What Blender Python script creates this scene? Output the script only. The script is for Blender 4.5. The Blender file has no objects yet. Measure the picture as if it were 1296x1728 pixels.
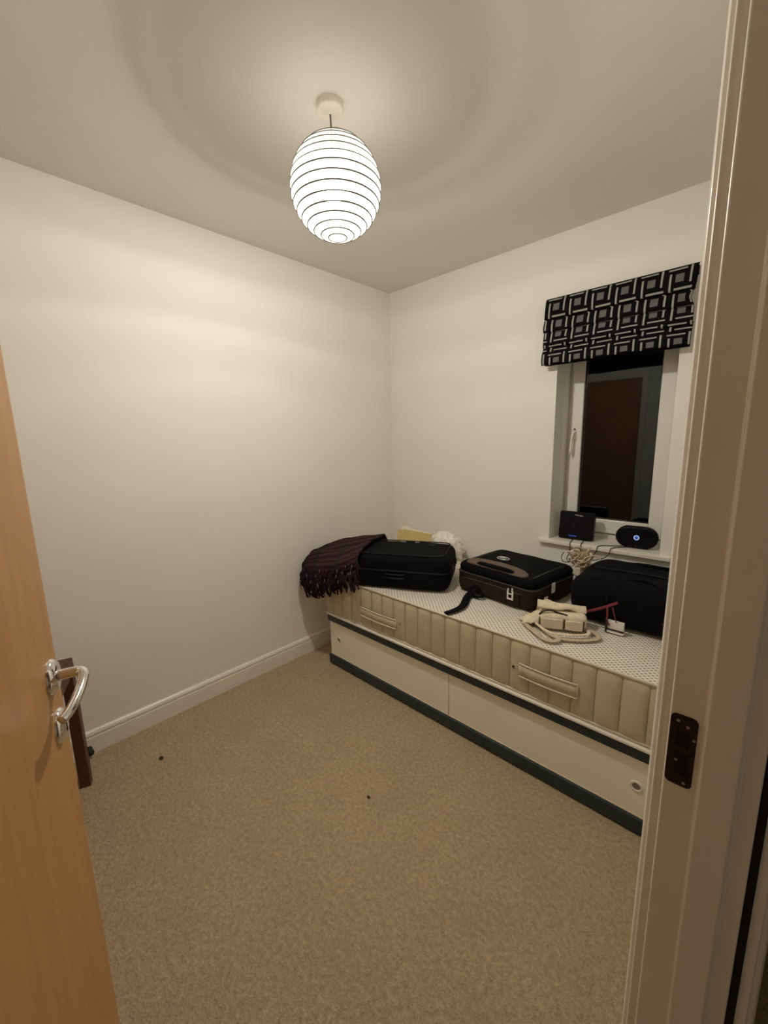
import bpy, bmesh, math, random
from mathutils import Vector, Matrix, noise
random.seed(7)
sc = bpy.context.scene
COL = sc.collection
PI = math.pi

# ------------------------------------------------------------------ camera
cam_d = bpy.data.cameras.new('camera'); cam = bpy.data.objects.new('camera', cam_d); COL.objects.link(cam)
cam_d.sensor_fit = 'VERTICAL'; cam_d.sensor_height = 36.0; cam_d.lens = 688.4/1728*36.0
cam_d.clip_start = 0.02
yaw, pitch, roll = 0.7649, -0.1761, -0.0216
fw = Vector((-math.sin(yaw)*math.cos(pitch), math.cos(yaw)*math.cos(pitch), math.sin(pitch)))
rt = Vector((math.cos(yaw), math.sin(yaw), 0)); up = rt.cross(fw)
rt2 = rt*math.cos(roll)+up*math.sin(roll); up2 = up*math.cos(roll)-rt*math.sin(roll)
M = Matrix((rt2, up2, -fw)).transposed().to_4x4(); M.translation = Vector((2.1195, -2.3107, 1.3782))
cam.matrix_world = M
sc.camera = cam

# ------------------------------------------------------------------ world, exposure
w = bpy.data.worlds.new('night'); sc.world = w; w.use_nodes = True
w.node_tree.nodes['Background'].inputs[0].default_value = (.5, .6, .8, 1)
w.node_tree.nodes['Background'].inputs[1].default_value = 0.0015
sc.view_settings.view_transform = 'Standard'; sc.view_settings.look = 'None'
sc.view_settings.exposure = 0.0; sc.view_settings.gamma = 1.0; sc.view_settings.use_curve_mapping = False
sc.cycles.max_bounces = 12; sc.cycles.diffuse_bounces = 7; sc.cycles.transparent_max_bounces = 16
BULB_STRENGTH = 1060.0
PAPER_GLOW = 27.0
BULB_COL = (1.0, .935, .835)

# room numbers (metres): left wall x=0, window wall y=0
W = 2.058; WO = 2.147; H = 2.4; YR = -2.66
JY = -1.749; HY = -2.511           # right and left faces of the door lining
SILLZ = .795

# ------------------------------------------------------------------ materials
def nodes_of(m):
    m.use_nodes = True; return m.node_tree.nodes, m.node_tree.links
def mat(name, col, rough=.6, metal=0.0, var=.08, vscale=30., bump=0.0, bscale=200., spec=.5, coat=0, sheen=0, detail=3):
    m = bpy.data.materials.new(name); N, L = nodes_of(m); b = N['Principled BSDF']
    b.inputs['Roughness'].default_value = rough; b.inputs['Metallic'].default_value = metal
    b.inputs['Specular IOR Level'].default_value = spec
    if coat: b.inputs['Coat Weight'].default_value = coat
    if sheen: b.inputs['Sheen Weight'].default_value = sheen
    tc = N.new('ShaderNodeTexCoord')
    nz = N.new('ShaderNodeTexNoise'); nz.inputs['Scale'].default_value = vscale; nz.inputs['Detail'].default_value = detail
    L.new(tc.outputs['Object'], nz.inputs['Vector'])
    rp = N.new('ShaderNodeValToRGB')
    rp.color_ramp.elements[0].position = .3; rp.color_ramp.elements[1].position = .7
    rp.color_ramp.elements[0].color = (*[c*(1-var) for c in col], 1); rp.color_ramp.elements[1].color = (*[min(1, c*(1+var)) for c in col], 1)
    L.new(nz.outputs['Fac'], rp.inputs[0]); L.new(rp.outputs[0], b.inputs['Base Color'])
    if bump:
        n2 = N.new('ShaderNodeTexNoise'); n2.inputs['Scale'].default_value = bscale; n2.inputs['Detail'].default_value = 2
        L.new(tc.outputs['Object'], n2.inputs['Vector'])
        bp = N.new('ShaderNodeBump'); bp.inputs['Strength'].default_value = bump; bp.inputs['Distance'].default_value = .004
        L.new(n2.outputs['Fac'], bp.inputs['Height']); L.new(bp.outputs[0], b.inputs['Normal'])
    return m
def emat(name, col, s):
    m = bpy.data.materials.new(name); N, L = nodes_of(m); N.remove(N['Principled BSDF'])
    e = N.new('ShaderNodeEmission'); e.inputs[0].default_value = (*col, 1); e.inputs[1].default_value = s
    L.new(e.outputs[0], N['Material Output'].inputs[0]); return m
class NG:                       # tiny math-node helper
    def __init__(s, m): s.N, s.L = nodes_of(m)
    def m(s, op, a, b=None, c=None):
        n = s.N.new('ShaderNodeMath'); n.operation = op
        for i, v in enumerate((a, b, c)):
            if v is None: continue
            if isinstance(v, (int, float)): n.inputs[i].default_value = v
            else: s.L.new(v, n.inputs[i])
        return n.outputs[0]
    def within(s, x, lo, hi): return s.m('MULTIPLY', s.m('GREATER_THAN', x, lo), s.m('LESS_THAN', x, hi))
    def mix(s, f, a, b):
        n = s.N.new('ShaderNodeMix'); n.data_type = 'RGBA'
        if isinstance(f, (int, float)): n.inputs[0].default_value = f
        else: s.L.new(f, n.inputs[0])
        for i, v in ((6, a), (7, b)):
            if isinstance(v, tuple): n.inputs[i].default_value = (*v, 1)
            else: s.L.new(v, n.inputs[i])
        return n.outputs[2]

WALLC = (.80, .782, .725)
M_wall = mat('wall paint', WALLC, .75, var=.012, vscale=3, bump=.04, bscale=160)
M_ceil = mat('ceiling paint', (.74, .722, .67), .8, var=.012, vscale=3, bump=.04, bscale=160)
M_gloss = mat('white gloss wood paint', (.80, .765, .68), .32, var=.015, vscale=8, bump=.02, bscale=60)
M_jamb = mat('cream satin wood paint', (.86, .82, .745), .35, var=.02, vscale=6, bump=.02, bscale=60)
M_upvc = mat('white window plastic', (.80, .79, .74), .3, var=.01)
M_white = mat('white laminate', (.90, .85, .74), .4, var=.02, vscale=5)
M_teal = mat('dark teal laminate', (.018, .036, .042), .45, var=.1)
M_black = mat('matt black fabric', (.0035, .0035, .004), .85, var=.25, vscale=60, bump=.12, bscale=500, spec=.10)
M_blackp = mat('black plastic', (.003, .003, .005), .42, var=.1, spec=.18)
M_gpipe = mat('dark grey trim', (.045, .045, .043), .6, var=.2, spec=.2)
M_dpipe = mat('charcoal trim', (.012, .012, .013), .6, var=.2, spec=.15)
M_brown = mat('dark brown canvas', (.028, .017, .011), .85, var=.3, vscale=40, bump=.2, bscale=400, spec=.1)
M_tan = mat('brown faux leather', (.10, .062, .042), .5, var=.2, vscale=30)
M_chrome = mat('polished chrome', (.78, .76, .74), .12, metal=1, var=.02)
M_silver = mat('silver badge', (.62, .62, .62), .3, metal=.6, var=.05)
M_bronze = mat('dark tarnished steel', (.030, .019, .014), .38, metal=.45, var=.35, vscale=90)
M_screw = mat('worn steel screw', (.5, .46, .4), .35, metal=.9, var=.1)
M_dark = mat('dark void', (.004, .003, .003), .9, var=.1)
M_ticking = mat('beige quilted ticking', (.55, .475, .315), .75, var=.06, vscale=18, bump=.12, bscale=300)
M_seam = mat('brown seam thread', (.38, .31, .195), .8, var=.1)
M_piping = mat('cream piping', (.66, .58, .43), .7, var=.05)
M_canvas = mat('cream canvas', (.68, .58, .43), .85, var=.1, vscale=40, bump=.2, bscale=350)
M_canvas2 = mat('tan webbing', (.52, .42, .29), .85, var=.12, vscale=60, bump=.2, bscale=400)
M_redwood = mat('red brown stained wood', (.085, .028, .018), .45, var=.3, vscale=25)
M_rubber = mat('black rubber', (.01, .01, .01), .6, var=.2)
M_cable_b = mat('black cable', (.01, .01, .01), .5, var=.1)
M_cable_t = mat('tan cable', (.50, .38, .22), .6, var=.25, vscale=50)
M_plug = mat('cream plug plastic', (.76, .68, .54), .5, var=.08)
M_paperw = mat('white plastic film', (.80, .77, .70), .35, var=.04, vscale=20, bump=.3, bscale=40)
M_manila = mat('yellow manila paper', (.62, .47, .20), .7, var=.08, vscale=25)
M_sheet = mat('cream writing paper', (.80, .74, .60), .7, var=.04)
M_pink = mat('crimson woven ribbon', (.20, .022, .038), .7, var=.2, vscale=200)
M_plum = mat('plum wool yarn', (.030, .012, .017), .95, var=.6, vscale=120, spec=.15)
M_yarn = mat('multicolour wool yarn', (.018, .012, .017), .95, var=.5, vscale=90, spec=.15)
M_rib = mat('grey wire hoop', (.14, .137, .125), .6, var=.05)
M_porc = mat('white plastic fitting', (.80, .765, .68), .35, var=.02)
M_cord = mat('grey flex', (.20, .18, .15), .5, var=.1)
M_lint = mat('dark lint', (.05, .035, .02), .95, var=.3)
M_hole = mat('shaded grey plastic', (.22, .19, .165), .6, var=.1)
M_label = mat('white card label', (.74, .72, .66), .5, var=.06)
M_blue = emat('blue status light', (.12, .22, 1.0), .5)
M_ring = emat('white blue ring light', (.45, .6, 1.0), .75)

# wood veneer for doors
def wood(name, a, b, sc_=(14, 14, .9)):
    m = bpy.data.materials.new(name); g = NG(m); N, L = g.N, g.L; bs = N['Principled BSDF']
    bs.inputs['Roughness'].default_value = .38
    tc = N.new('ShaderNodeTexCoord'); mp = N.new('ShaderNodeMapping'); mp.inputs['Scale'].default_value = sc_
    L.new(tc.outputs['Object'], mp.inputs[0])
    nz = N.new('ShaderNodeTexNoise'); nz.inputs['Scale'].default_value = 2.2; nz.inputs['Detail'].default_value = 5; nz.inputs['Roughness'].default_value = .6
    L.new(mp.outputs[0], nz.inputs['Vector'])
    rp = N.new('ShaderNodeValToRGB'); rp.color_ramp.elements[0].position = .3; rp.color_ramp.elements[1].position = .72
    rp.color_ramp.elements[0].color = (*a, 1); rp.color_ramp.elements[1].color = (*b, 1)
    L.new(nz.outputs['Fac'], rp.inputs[0]); L.new(rp.outputs[0], bs.inputs['Base Color']); return m
M_door = wood('maple veneer', (.43, .215, .068), (.52, .275, .095))
M_cup = wood('brown veneer', (.30, .13, .05), (.40, .18, .07))

# carpet
def carpet():
    m = bpy.data.materials.new('beige twist carpet'); g = NG(m); N, L = g.N, g.L; bs = N['Principled BSDF']
    bs.inputs['Roughness'].default_value = .95; bs.inputs['Specular IOR Level'].default_value = .1
    tc = N.new('ShaderNodeTexCoord')
    def nz(s, d):
        n = N.new('ShaderNodeTexNoise'); n.inputs['Scale'].default_value = s; n.inputs['Detail'].default_value = d
        L.new(tc.outputs['Object'], n.inputs['Vector']); return n.outputs['Fac']
    f1, f2, f3 = nz(72, 4), nz(190, 2), nz(7, 4)
    tuft = g.m('ADD', g.m('MULTIPLY', f1, .6), g.m('MULTIPLY', f2, .4))
    r = N.new('ShaderNodeMapRange'); r.inputs[1].default_value = .3; r.inputs[2].default_value = .7; L.new(tuft, r.inputs[0])
    r3 = N.new('ShaderNodeMapRange'); r3.inputs[1].default_value = .35; r3.inputs[2].default_value = .65; L.new(f3, r3.inputs[0])
    c = g.mix(r.outputs[0], (.33, .24, .14), (.58, .455, .29))
    c2 = g.mix(g.m('MULTIPLY', r3.outputs[0], .22), c, (.34, .25, .15))
    L.new(c2, bs.inputs['Base Color'])
    bp = N.new('ShaderNodeBump'); bp.inputs['Strength'].default_value = 1.0; bp.inputs['Distance'].default_value = .012
    L.new(tuft, bp.inputs['Height']); L.new(bp.outputs[0], bs.inputs['Normal']); return m
M_carpet = carpet()

# mattress top: white damask with rows of small grey woven dots
def dots():
    m = bpy.data.materials.new('white damask with grey woven dots'); g = NG(m); N, L = g.N, g.L; bs = N['Principled BSDF']
    bs.inputs['Roughness'].default_value = .8
    tc = N.new('ShaderNodeTexCoord'); sp = N.new('ShaderNodeSeparateXYZ'); L.new(tc.outputs['Object'], sp.inputs[0])
    P = .021
    def cell(off):
        u = g.m('SUBTRACT', g.m('FRACT', g.m('ADD', g.m('DIVIDE', sp.outputs[0], P), off)), .5)
        v = g.m('SUBTRACT', g.m('FRACT', g.m('ADD', g.m('DIVIDE', sp.outputs[1], P), off)), .5)
        d = g.m('ADD', g.m('ABSOLUTE', u), g.m('ABSOLUTE', v))
        return g.m('LESS_THAN', d, .30)
    f = g.m('MAXIMUM', cell(0.), cell(.5))
    c = g.mix(f, (.80, .74, .63), (.36, .335, .29)); L.new(c, bs.inputs['Base Color'])
    bp = N.new('ShaderNodeBump'); bp.inputs['Strength'].default_value = .4; bp.inputs['Distance'].default_value = .003; bp.invert = True
    L.new(f, bp.inputs['Height']); L.new(bp.outputs[0], bs.inputs['Normal']); return m
M_dots = dots()

# roman blind print: pinwheels of grey bars round grey squares on black
def blindprint():
    m = bpy.data.materials.new('black fabric with grey square print'); g = NG(m); N, L = g.N, g.L; bs = N['Principled BSDF']
    bs.inputs['Roughness'].default_value = .8; bs.inputs['Specular IOR Level'].default_value = .08
    uv = N.new('ShaderNodeUVMap'); uv.uv_map = 'cloth'; sp = N.new('ShaderNodeSeparateXYZ'); L.new(uv.outputs[0], sp.inputs[0])
    P = .1045
    p = g.m('SUBTRACT', g.m('FRACT', g.m('DIVIDE', sp.outputs[0], P)), .5)
    q = g.m('SUBTRACT', g.m('FRACT', g.m('DIVIDE', sp.outputs[1], P)), .5)
    def rect(a, b, c, d): return g.m('MULTIPLY', g.within(p, a, b), g.within(q, c, d))
    sq = rect(-.17, .12, -.13, .16)
    bars = g.m('MAXIMUM', g.m('MAXIMUM', rect(-.44, .20, .32, .39), rect(-.20, .44, -.39, -.32)),
               g.m('MAXIMUM', rect(.31, .385, -.20, .44), rect(-.385, -.31, -.44, .20)))
    nz = N.new('ShaderNodeTexNoise'); nz.inputs['Scale'].default_value = 60; L.new(uv.outputs[0], nz.inputs['Vector'])
    c = g.mix(bars, (.003, .003, .004), (.40, .39, .36)); c = g.mix(sq, c, (.16, .16, .15))
    c = g.mix(g.m('MULTIPLY', nz.outputs['Fac'], .25), c, (.01, .01, .01))
    L.new(c, bs.inputs['Base Color']); return m
M_blind = blindprint()

# blanket: dark plum check
def plaid():
    m = bpy.data.materials.new('plum checked wool'); g = NG(m); N, L = g.N, g.L; bs = N['Principled BSDF']
    bs.inputs['Roughness'].default_value = .95; bs.inputs['Specular IOR Level'].default_value = .1
    uv = N.new('ShaderNodeUVMap'); uv.uv_map = 'cloth'; sp = N.new('ShaderNodeSeparateXYZ'); L.new(uv.outputs[0], sp.inputs[0])
    a = g.m('FRACT', g.m('MULTIPLY', sp.outputs[1], 26.)); b = g.m('FRACT', g.m('MULTIPLY', sp.outputs[0], 5.))
    f1 = g.m('LESS_THAN', a, .42); f2 = g.m('LESS_THAN', b, .2)
    c = g.mix(f1, (.026, .011, .014), (.052, .026, .029)); c = g.mix(g.m('MULTIPLY', f2, .6), c, (.016, .020, .018))
    L.new(c, bs.inputs['Base Color'])
    nz = N.new('ShaderNodeTexNoise'); nz.inputs['Scale'].default_value = 350
    tc = N.new('ShaderNodeTexCoord'); L.new(tc.outputs['Object'], nz.inputs['Vector'])
    bp = N.new('ShaderNodeBump'); bp.inputs['Strength'].default_value = .5; bp.inputs['Distance'].default_value = .004
    L.new(nz.outputs['Fac'], bp.inputs['Height']); L.new(bp.outputs[0], bs.inputs['Normal']); return m
M_plaid = plaid()

# window pane: clear double glazing against a dark night
def pane_mat():
    m = bpy.data.materials.new('window glass'); N, L = nodes_of(m); N.remove(N['Principled BSDF'])
    fr = N.new('ShaderNodeFresnel'); fr.inputs[0].default_value = 1.52
    mu = N.new('ShaderNodeMath'); mu.operation = 'MULTIPLY'; mu.inputs[1].default_value = 1.35; L.new(fr.outputs[0], mu.inputs[0])
    t = N.new('ShaderNodeBsdfTransparent'); t.inputs[0].default_value = (.9, .93, .92, 1)
    gl = N.new('ShaderNodeBsdfGlossy'); gl.inputs['Roughness'].default_value = .0; gl.inputs[0].default_value = (.92, 1, .98, 1)
    mx = N.new('ShaderNodeMixShader'); L.new(mu.outputs[0], mx.inputs[0]); L.new(t.outputs[0], mx.inputs[1]); L.new(gl.outputs[0], mx.inputs[2])
    L.new(mx.outputs[0], N['Material Output'].inputs[0]); return m
M_pane = pane_mat()

# lantern paper: lets most of the bulb's light through, scatters the rest
def paper():
    m = bpy.data.materials.new('rice paper'); g = NG(m); N, L = g.N, g.L; N.remove(N['Principled BSDF'])
    tc = N.new('ShaderNodeTexCoord'); sp = N.new('ShaderNodeSeparateXYZ'); L.new(tc.outputs['Object'], sp.inputs[0])
    an = g.m('DIVIDE', g.m('ARCTAN2', sp.outputs[1], sp.outputs[0]), 2*PI/10)
    seam = g.m('LESS_THAN', g.m('FRACT', g.m('ADD', an, 10.3)), .05)
    col = g.mix(seam, (.93, .92, .88), (.80, .79, .74))
    tl = N.new('ShaderNodeBsdfTranslucent'); L.new(col, tl.inputs[0])
    df = N.new('ShaderNodeBsdfDiffuse'); L.new(col, df.inputs[0])
    mx = N.new('ShaderNodeMixShader'); mx.inputs[0].default_value = .5; L.new(tl.outputs[0], mx.inputs[1]); L.new(df.outputs[0], mx.inputs[2])
    em = N.new('ShaderNodeEmission'); em.inputs[0].default_value = (1, .95, .84, 1); em.inputs[1].default_value = PAPER_GLOW
    ad = N.new('ShaderNodeAddShader'); L.new(mx.outputs[0], ad.inputs[0]); L.new(em.outputs[0], ad.inputs[1])
    tr = N.new('ShaderNodeBsdfTransparent'); m2 = N.new('ShaderNodeMixShader'); m2.inputs[0].default_value = .032
    L.new(tr.outputs[0], m2.inputs[1]); L.new(ad.outputs[0], m2.inputs[2])
    L.new(m2.outputs[0], N['Material Output'].inputs[0]); return m
M_paper = paper()
M_bulb = emat('lit frosted bulb', BULB_COL, BULB_STRENGTH)

# ------------------------------------------------------------------ mesh helpers
class MB:
    def __init__(s): s.v = []; s.f = []; s.uv = None
    def add(s, vs, fs, M=None):
        o = len(s.v)
        s.v += [tuple(M @ Vector(p)) if M is not None else tuple(p) for p in vs]
        s.f += [tuple(o+i for i in f) for f in fs]; return s
    def box(s, lo, hi, M=None):
        x0, y0, z0 = lo; x1, y1, z1 = hi
        return s.add([(x0,y0,z0),(x1,y0,z0),(x1,y1,z0),(x0,y1,z0),(x0,y0,z1),(x1,y0,z1),(x1,y1,z1),(x0,y1,z1)],
                     [(0,3,2,1),(4,5,6,7),(0,1,5,4),(1,2,6,5),(2,3,7,6),(3,0,4,7)], M)
    def prism(s, poly, h, M=None):          # poly in local xy, extruded along z from 0 to h
        n = len(poly); vs = [(x,y,0) for x,y in poly]+[(x,y,h) for x,y in poly]
        fs = [tuple(range(n-1,-1,-1)), tuple(range(n,2*n))]+[(i,(i+1)%n,n+(i+1)%n,n+i) for i in range(n)]
        return s.add(vs, fs, M)
    def sweep(s, prof, axis, a, b):         # closed 2-D profile swept straight along an axis
        n = len(prof)
        put = {'x': lambda t,p: (t,p[0],p[1]), 'y': lambda t,p: (p[0],t,p[1]), 'z': lambda t,p: (p[0],p[1],t)}[axis]
        vs = [put(a,p) for p in prof]+[put(b,p) for p in prof]
        return s.add(vs, [tuple(range(n-1,-1,-1)), tuple(range(n,2*n))]+[(i,(i+1)%n,n+(i+1)%n,n+i) for i in range(n)])
    def lathe(s, prof, n=32, M=None, closed=False):  # prof: (r,z)
        vs = []; fs = []
        for r, z in prof:
            for k in range(n): vs.append((r*math.cos(2*PI*k/n), r*math.sin(2*PI*k/n), z))
        m = len(prof); rng = range(m) if closed else range(m-1)
        for i in rng:
            for k in range(n):
                a = i*n+k; b = i*n+(k+1)%n; j = ((i+1)%m)*n
                fs.append((a, b, j+(k+1)%n, j+k))
        return s.add(vs, fs, M)
    def tube(s, pts, r, n=8, closed=False, flat=1.0, upv=(0,0,1), smooth=0):
        P = [Vector(p) for p in pts]
        for _ in range(smooth):
            Q = []
            for i in range(len(P)-1 if not closed else len(P)):
                a, b = P[i], P[(i+1) % len(P)]; Q += [a*.75+b*.25, a*.25+b*.75]
            if not closed: Q = [P[0]]+Q+[P[-1]]
            P = Q
        m = len(P); vs = []; fs = []; U = Vector(upv)
        R = r if callable(r) else (lambda t: r)
        for i in range(m):
            a = P[(i-1) % m] if (closed or i > 0) else P[i]; b = P[(i+1) % m] if (closed or i < m-1) else P[i]
            t = (b-a).normalized() if (b-a).length > 1e-9 else Vector((1,0,0))
            sd = t.cross(U)
            if sd.length < 1e-3: sd = t.cross(Vector((1,0.3,0)))
            sd.normalize(); nn = sd.cross(t).normalized(); rr = R(i/max(1,m-1))
            for k in range(n):
                an = 2*PI*k/n; vs.append(P[i]+sd*(rr*math.cos(an))+nn*(rr*flat*math.sin(an)))
        for i in range(m if closed else m-1):
            for k in range(n):
                j = ((i+1) % m)*n; fs.append((i*n+k, i*n+(k+1)%n, j+(k+1)%n, j+k))
        if not closed: fs += [tuple(range(n-1,-1,-1)), tuple((m-1)*n+k for k in range(n))]
        return s.add(vs, fs)
    def grid(s, rows, uvs=None):            # rows: list of equal-length lists of points
        m, n = len(rows), len(rows[0]); o = len(s.v)
        s.v += [tuple(p) for r in rows for p in r]
        s.f += [(o+i*n+k, o+i*n+k+1, o+(i+1)*n+k+1, o+(i+1)*n+k) for i in range(m-1) for k in range(n-1)]
        if uvs: s.uv = [u for r in uvs for u in r]
        return s
    def build(s, name, m, parent=None, loc=(0,0,0), rz=0, bevel=0, seg=2, smooth=False, solid=0, subdiv=0):
        me = bpy.data.meshes.new(name); me.from_pydata([tuple(p) for p in s.v], [], s.f)
        if s.uv:
            l = me.uv_layers.new(name='cloth')
            for lp in me.loops: l.data[lp.index].uv = s.uv[lp.vertex_index]
        me.materials.append(m)
        bm = bmesh.new(); bm.from_mesh(me); bmesh.ops.recalc_face_normals(bm, faces=bm.faces); bm.to_mesh(me); bm.free()
        o = bpy.data.objects.new(name, me); COL.objects.link(o); o.parent = parent; o.location = loc; o.rotation_euler = (0,0,rz)
        if smooth:
            for p in me.polygons: p.use_smooth = True
        if solid:
            md = o.modifiers.new('thick', 'SOLIDIFY'); md.thickness = solid; md.offset = 0
        if subdiv:
            md = o.modifiers.new('sub', 'SUBSURF'); md.levels = subdiv; md.render_levels = subdiv
        if bevel:
            md = o.modifiers.new('bevel', 'BEVEL'); md.width = bevel; md.segments = seg; md.limit_method = 'ANGLE'; md.angle_limit = .6
            md.harden_normals = False
            for p in me.polygons: p.use_smooth = True
            me.set_sharp_from_angle(angle=.7) if hasattr(me, 'set_sharp_from_angle') else None
        return o
def box(lo, hi): return MB().box(lo, hi)
def thing(name, label, cat, loc=(0,0,0), rz=0, group=None):
    o = bpy.data.objects.new(name, None); COL.objects.link(o); o.location = loc; o.rotation_euler = (0,0,rz)
    o.empty_display_size = .05; o['label'] = label; o['category'] = cat
    if group: o['group'] = group
    return o
def tag(o, label, cat, group=None):
    o['label'] = label; o['category'] = cat
    if group: o['group'] = group
    return o
def struct(o, label=None, cat=None):
    o['kind'] = 'structure'
    if label: o['label'] = label
    if cat: o['category'] = cat
    return o
def sroot(name, label, cat, loc=(0,0,0), rz=0): return struct(thing(name, label, cat, loc, rz))
def rounded(w, d, r, n=6, cx=0, cy=0):
    P = []
    for (sx, sy, a0) in ((1,1,0),(-1,1,PI/2),(-1,-1,PI),(1,-1,3*PI/2)):
        for k in range(n+1):
            a = a0+PI/2*k/n; P.append((cx+sx*(w/2-r)+r*math.cos(a), cy+sy*(d/2-r)+r*math.sin(a)))
    return P
def softbox(lx, ly, lz, r, rz_=None, n=10, puff=0.0, noise_amp=0.0, seed=0, nz=8, taper=0.0):
    """rounded-box shell, base at z=0, centred in xy; rings of a rounded rectangle; optional soft bulge"""
    rz_ = rz_ or r; rings = []
    prof = []
    for k in range(6): a = PI/2*k/5; prof.append((rz_*(1-math.sin(a)), rz_*(1-math.cos(a))))           # inset, z
    for k in range(1, nz): prof.append((0, rz_+(lz-2*rz_)*k/nz))
    for k in range(6): a = PI/2*k/5; prof.append((rz_*(1-math.cos(a)), lz-rz_*(1-math.sin(a))))
    for ins, z in prof:
        tp = 1-taper*z/lz
        poly = rounded((lx-2*ins)*tp, (ly-2*ins)*tp, max(.002, r-ins*.7), 5)
        # subdivide long edges
        out = []
        for i, p in enumerate(poly):
            q = poly[(i+1) % len(poly)]; L_ = math.hypot(q[0]-p[0], q[1]-p[1]); kk = max(1, int(L_/.03))
            out += [(p[0]+(q[0]-p[0])*j/kk, p[1]+(q[1]-p[1])*j/kk) for j in range(kk)]
        rings.append([(x, y, z) for x, y in out])
    nn = min(len(r_) for r_ in rings)
    # resample every ring to the same count by angle-independent arc fraction
    def resample(r_, m):
        P = r_+[r_[0]]; D = [0]
        for i in range(len(r_)): D.append(D[-1]+math.dist(P[i], P[i+1]))
        o = []; i = 0
        for k in range(m):
            t = D[-1]*k/m
            while D[i+1] < t: i += 1
            f = (t-D[i])/max(1e-9, D[i+1]-D[i]); o.append(tuple(P[i][c]+(P[i+1][c]-P[i][c])*f for c in range(3)))
        return o
    m = 72; rings = [resample(r_, m) for r_ in rings]
    V = [p for r_ in rings for p in r_]
    if puff or noise_amp:
        V2 = []
        for x, y, z in V:
            fz = math.sin(PI*min(1, max(0, z/lz)))
            k = 1+puff*fz
            top = max(0, z/lz-.5)*2
            zz = z+top*puff*lz*2*max(0, 1-(2*x/lx)**2)*max(0, 1-(2*y/ly)**2)
            nv = noise.noise_vector(Vector((x*9+seed, y*9, z*9)))*noise_amp
            V2.append((x*k+nv.x, y*k+nv.y, max(0, zz+nv.z*min(1, z/lz*2))))
        V = V2
    F = []
    for i in range(len(rings)-1):
        for k in range(m): F.append((i*m+k, i*m+(k+1)%m, (i+1)*m+(k+1)%m, (i+1)*m+k))
    mb = MB(); mb.add(V, F)
    # close caps with fans to the centroid
    for i, fl in ((0, True), (len(rings)-1, False)):
        ring = list(range(i*m, i*m+m)); c = [sum(mb.v[j][q] for j in ring)/m for q in range(3)]
        mb.v.append(tuple(c)); ci = len(mb.v)-1
        for k in range(m): mb.f.append((ring[k], ring[(k+1)%m], ci) if not fl else (ring[(k+1)%m], ring[k], ci))
    return mb
def Rz(a, t=(0,0,0)): return Matrix.Translation(t) @ Matrix.Rotation(a, 4, 'Z')

# ------------------------------------------------------------------ room shell
T = .1
struct(box((-T, YR-T, -.06), (3.2, T+.25, 0)).build('floor', M_carpet))
struct(box((-T, YR-T, H), (3.2, T+.25, H+.06)).build('ceiling', M_ceil))
struct(box((-T, YR-T, 0), (0, .3, H)).build('wall_left', M_wall))
struct(box((0, YR-T, 0), (3.2, YR, H)).build('wall_rear', M_wall))
OX0, OX1, OZ0, OZ1 = 1.217, 1.757, .775, 2.045          # window opening
mb = MB()
mb.box((0, 0, 0), (OX0, .3, H)).box((OX1, 0, 0), (3.2, .3, H)).box((OX0, 0, 0), (OX1, .3, OZ0)).box((OX0, 0, OZ1), (OX1, .3, H))
struct(mb.build('wall_window', M_wall))
LT = .026; HEAD = 2.005
mb = MB()
mb.box((W, JY+LT, 0), (WO, 0, H)).box((W, YR, 0), (WO, HY-LT, H)).box((W, HY-LT, HEAD+LT), (WO, JY+LT, H))
struct(mb.build('wall_door', M_wall))
struct(box((3.2, YR-T, 0), (3.3, .3, H)).build('wall_hall', M_wall))

# skirting boards: torus-and-groove profile (offset from wall, height)
SK = [(0, 0), (.016, 0), (.016, .078), (.010, .0805), (.009, .083), (.014, .0855), (.0145, .094), (.011, .103), (.006, .108), (0, .109)]
struct(MB().sweep([(x, z) for x, z in SK], 'y', YR, 0).build('baseboard_left', M_gloss, smooth=False))
struct(MB().sweep([(-y, z) for y, z in SK], 'x', .016, W).build('baseboard_window', M_gloss))
struct(MB().sweep([(YR+y, z) for y, z in SK], 'x', 1.02, W).build('baseboard_rear', M_gloss))
struct(MB().sweep([(W-x, z) for x, z in SK], 'y', JY+.075, -.016).build('baseboard_door', M_gloss))

# door lining with stop, architraves and strike plate
lin = sroot('trim_1', 'cream painted door lining with planted stop, nearest the camera', 'door frame')
S0, S1 = 2.0935, 2.128                                   # stop strip
def jamb_prof(y, sgn):                                  # plan profile (x,y) of one jamb; sgn +1 right, -1 left
    return [(W, y), (S0, y), (S0, y-sgn*.012), (S1, y-sgn*.012), (S1, y-sgn*.001), (WO, y-sgn*.001), (WO, y+sgn*LT), (W, y+sgn*LT)]
MB().sweep(jamb_prof(JY, 1), 'z', 0, HEAD+LT).build('jamb', M_jamb, lin, bevel=.0028, seg=3)
MB().sweep(jamb_prof(HY, -1), 'z', 0, HEAD+LT).build('jamb', M_jamb, lin, bevel=.0028, seg=3)
MB().box((W, HY, HEAD), (WO, JY, HEAD+LT)).build('head', M_jamb, lin, bevel=.002)
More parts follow.
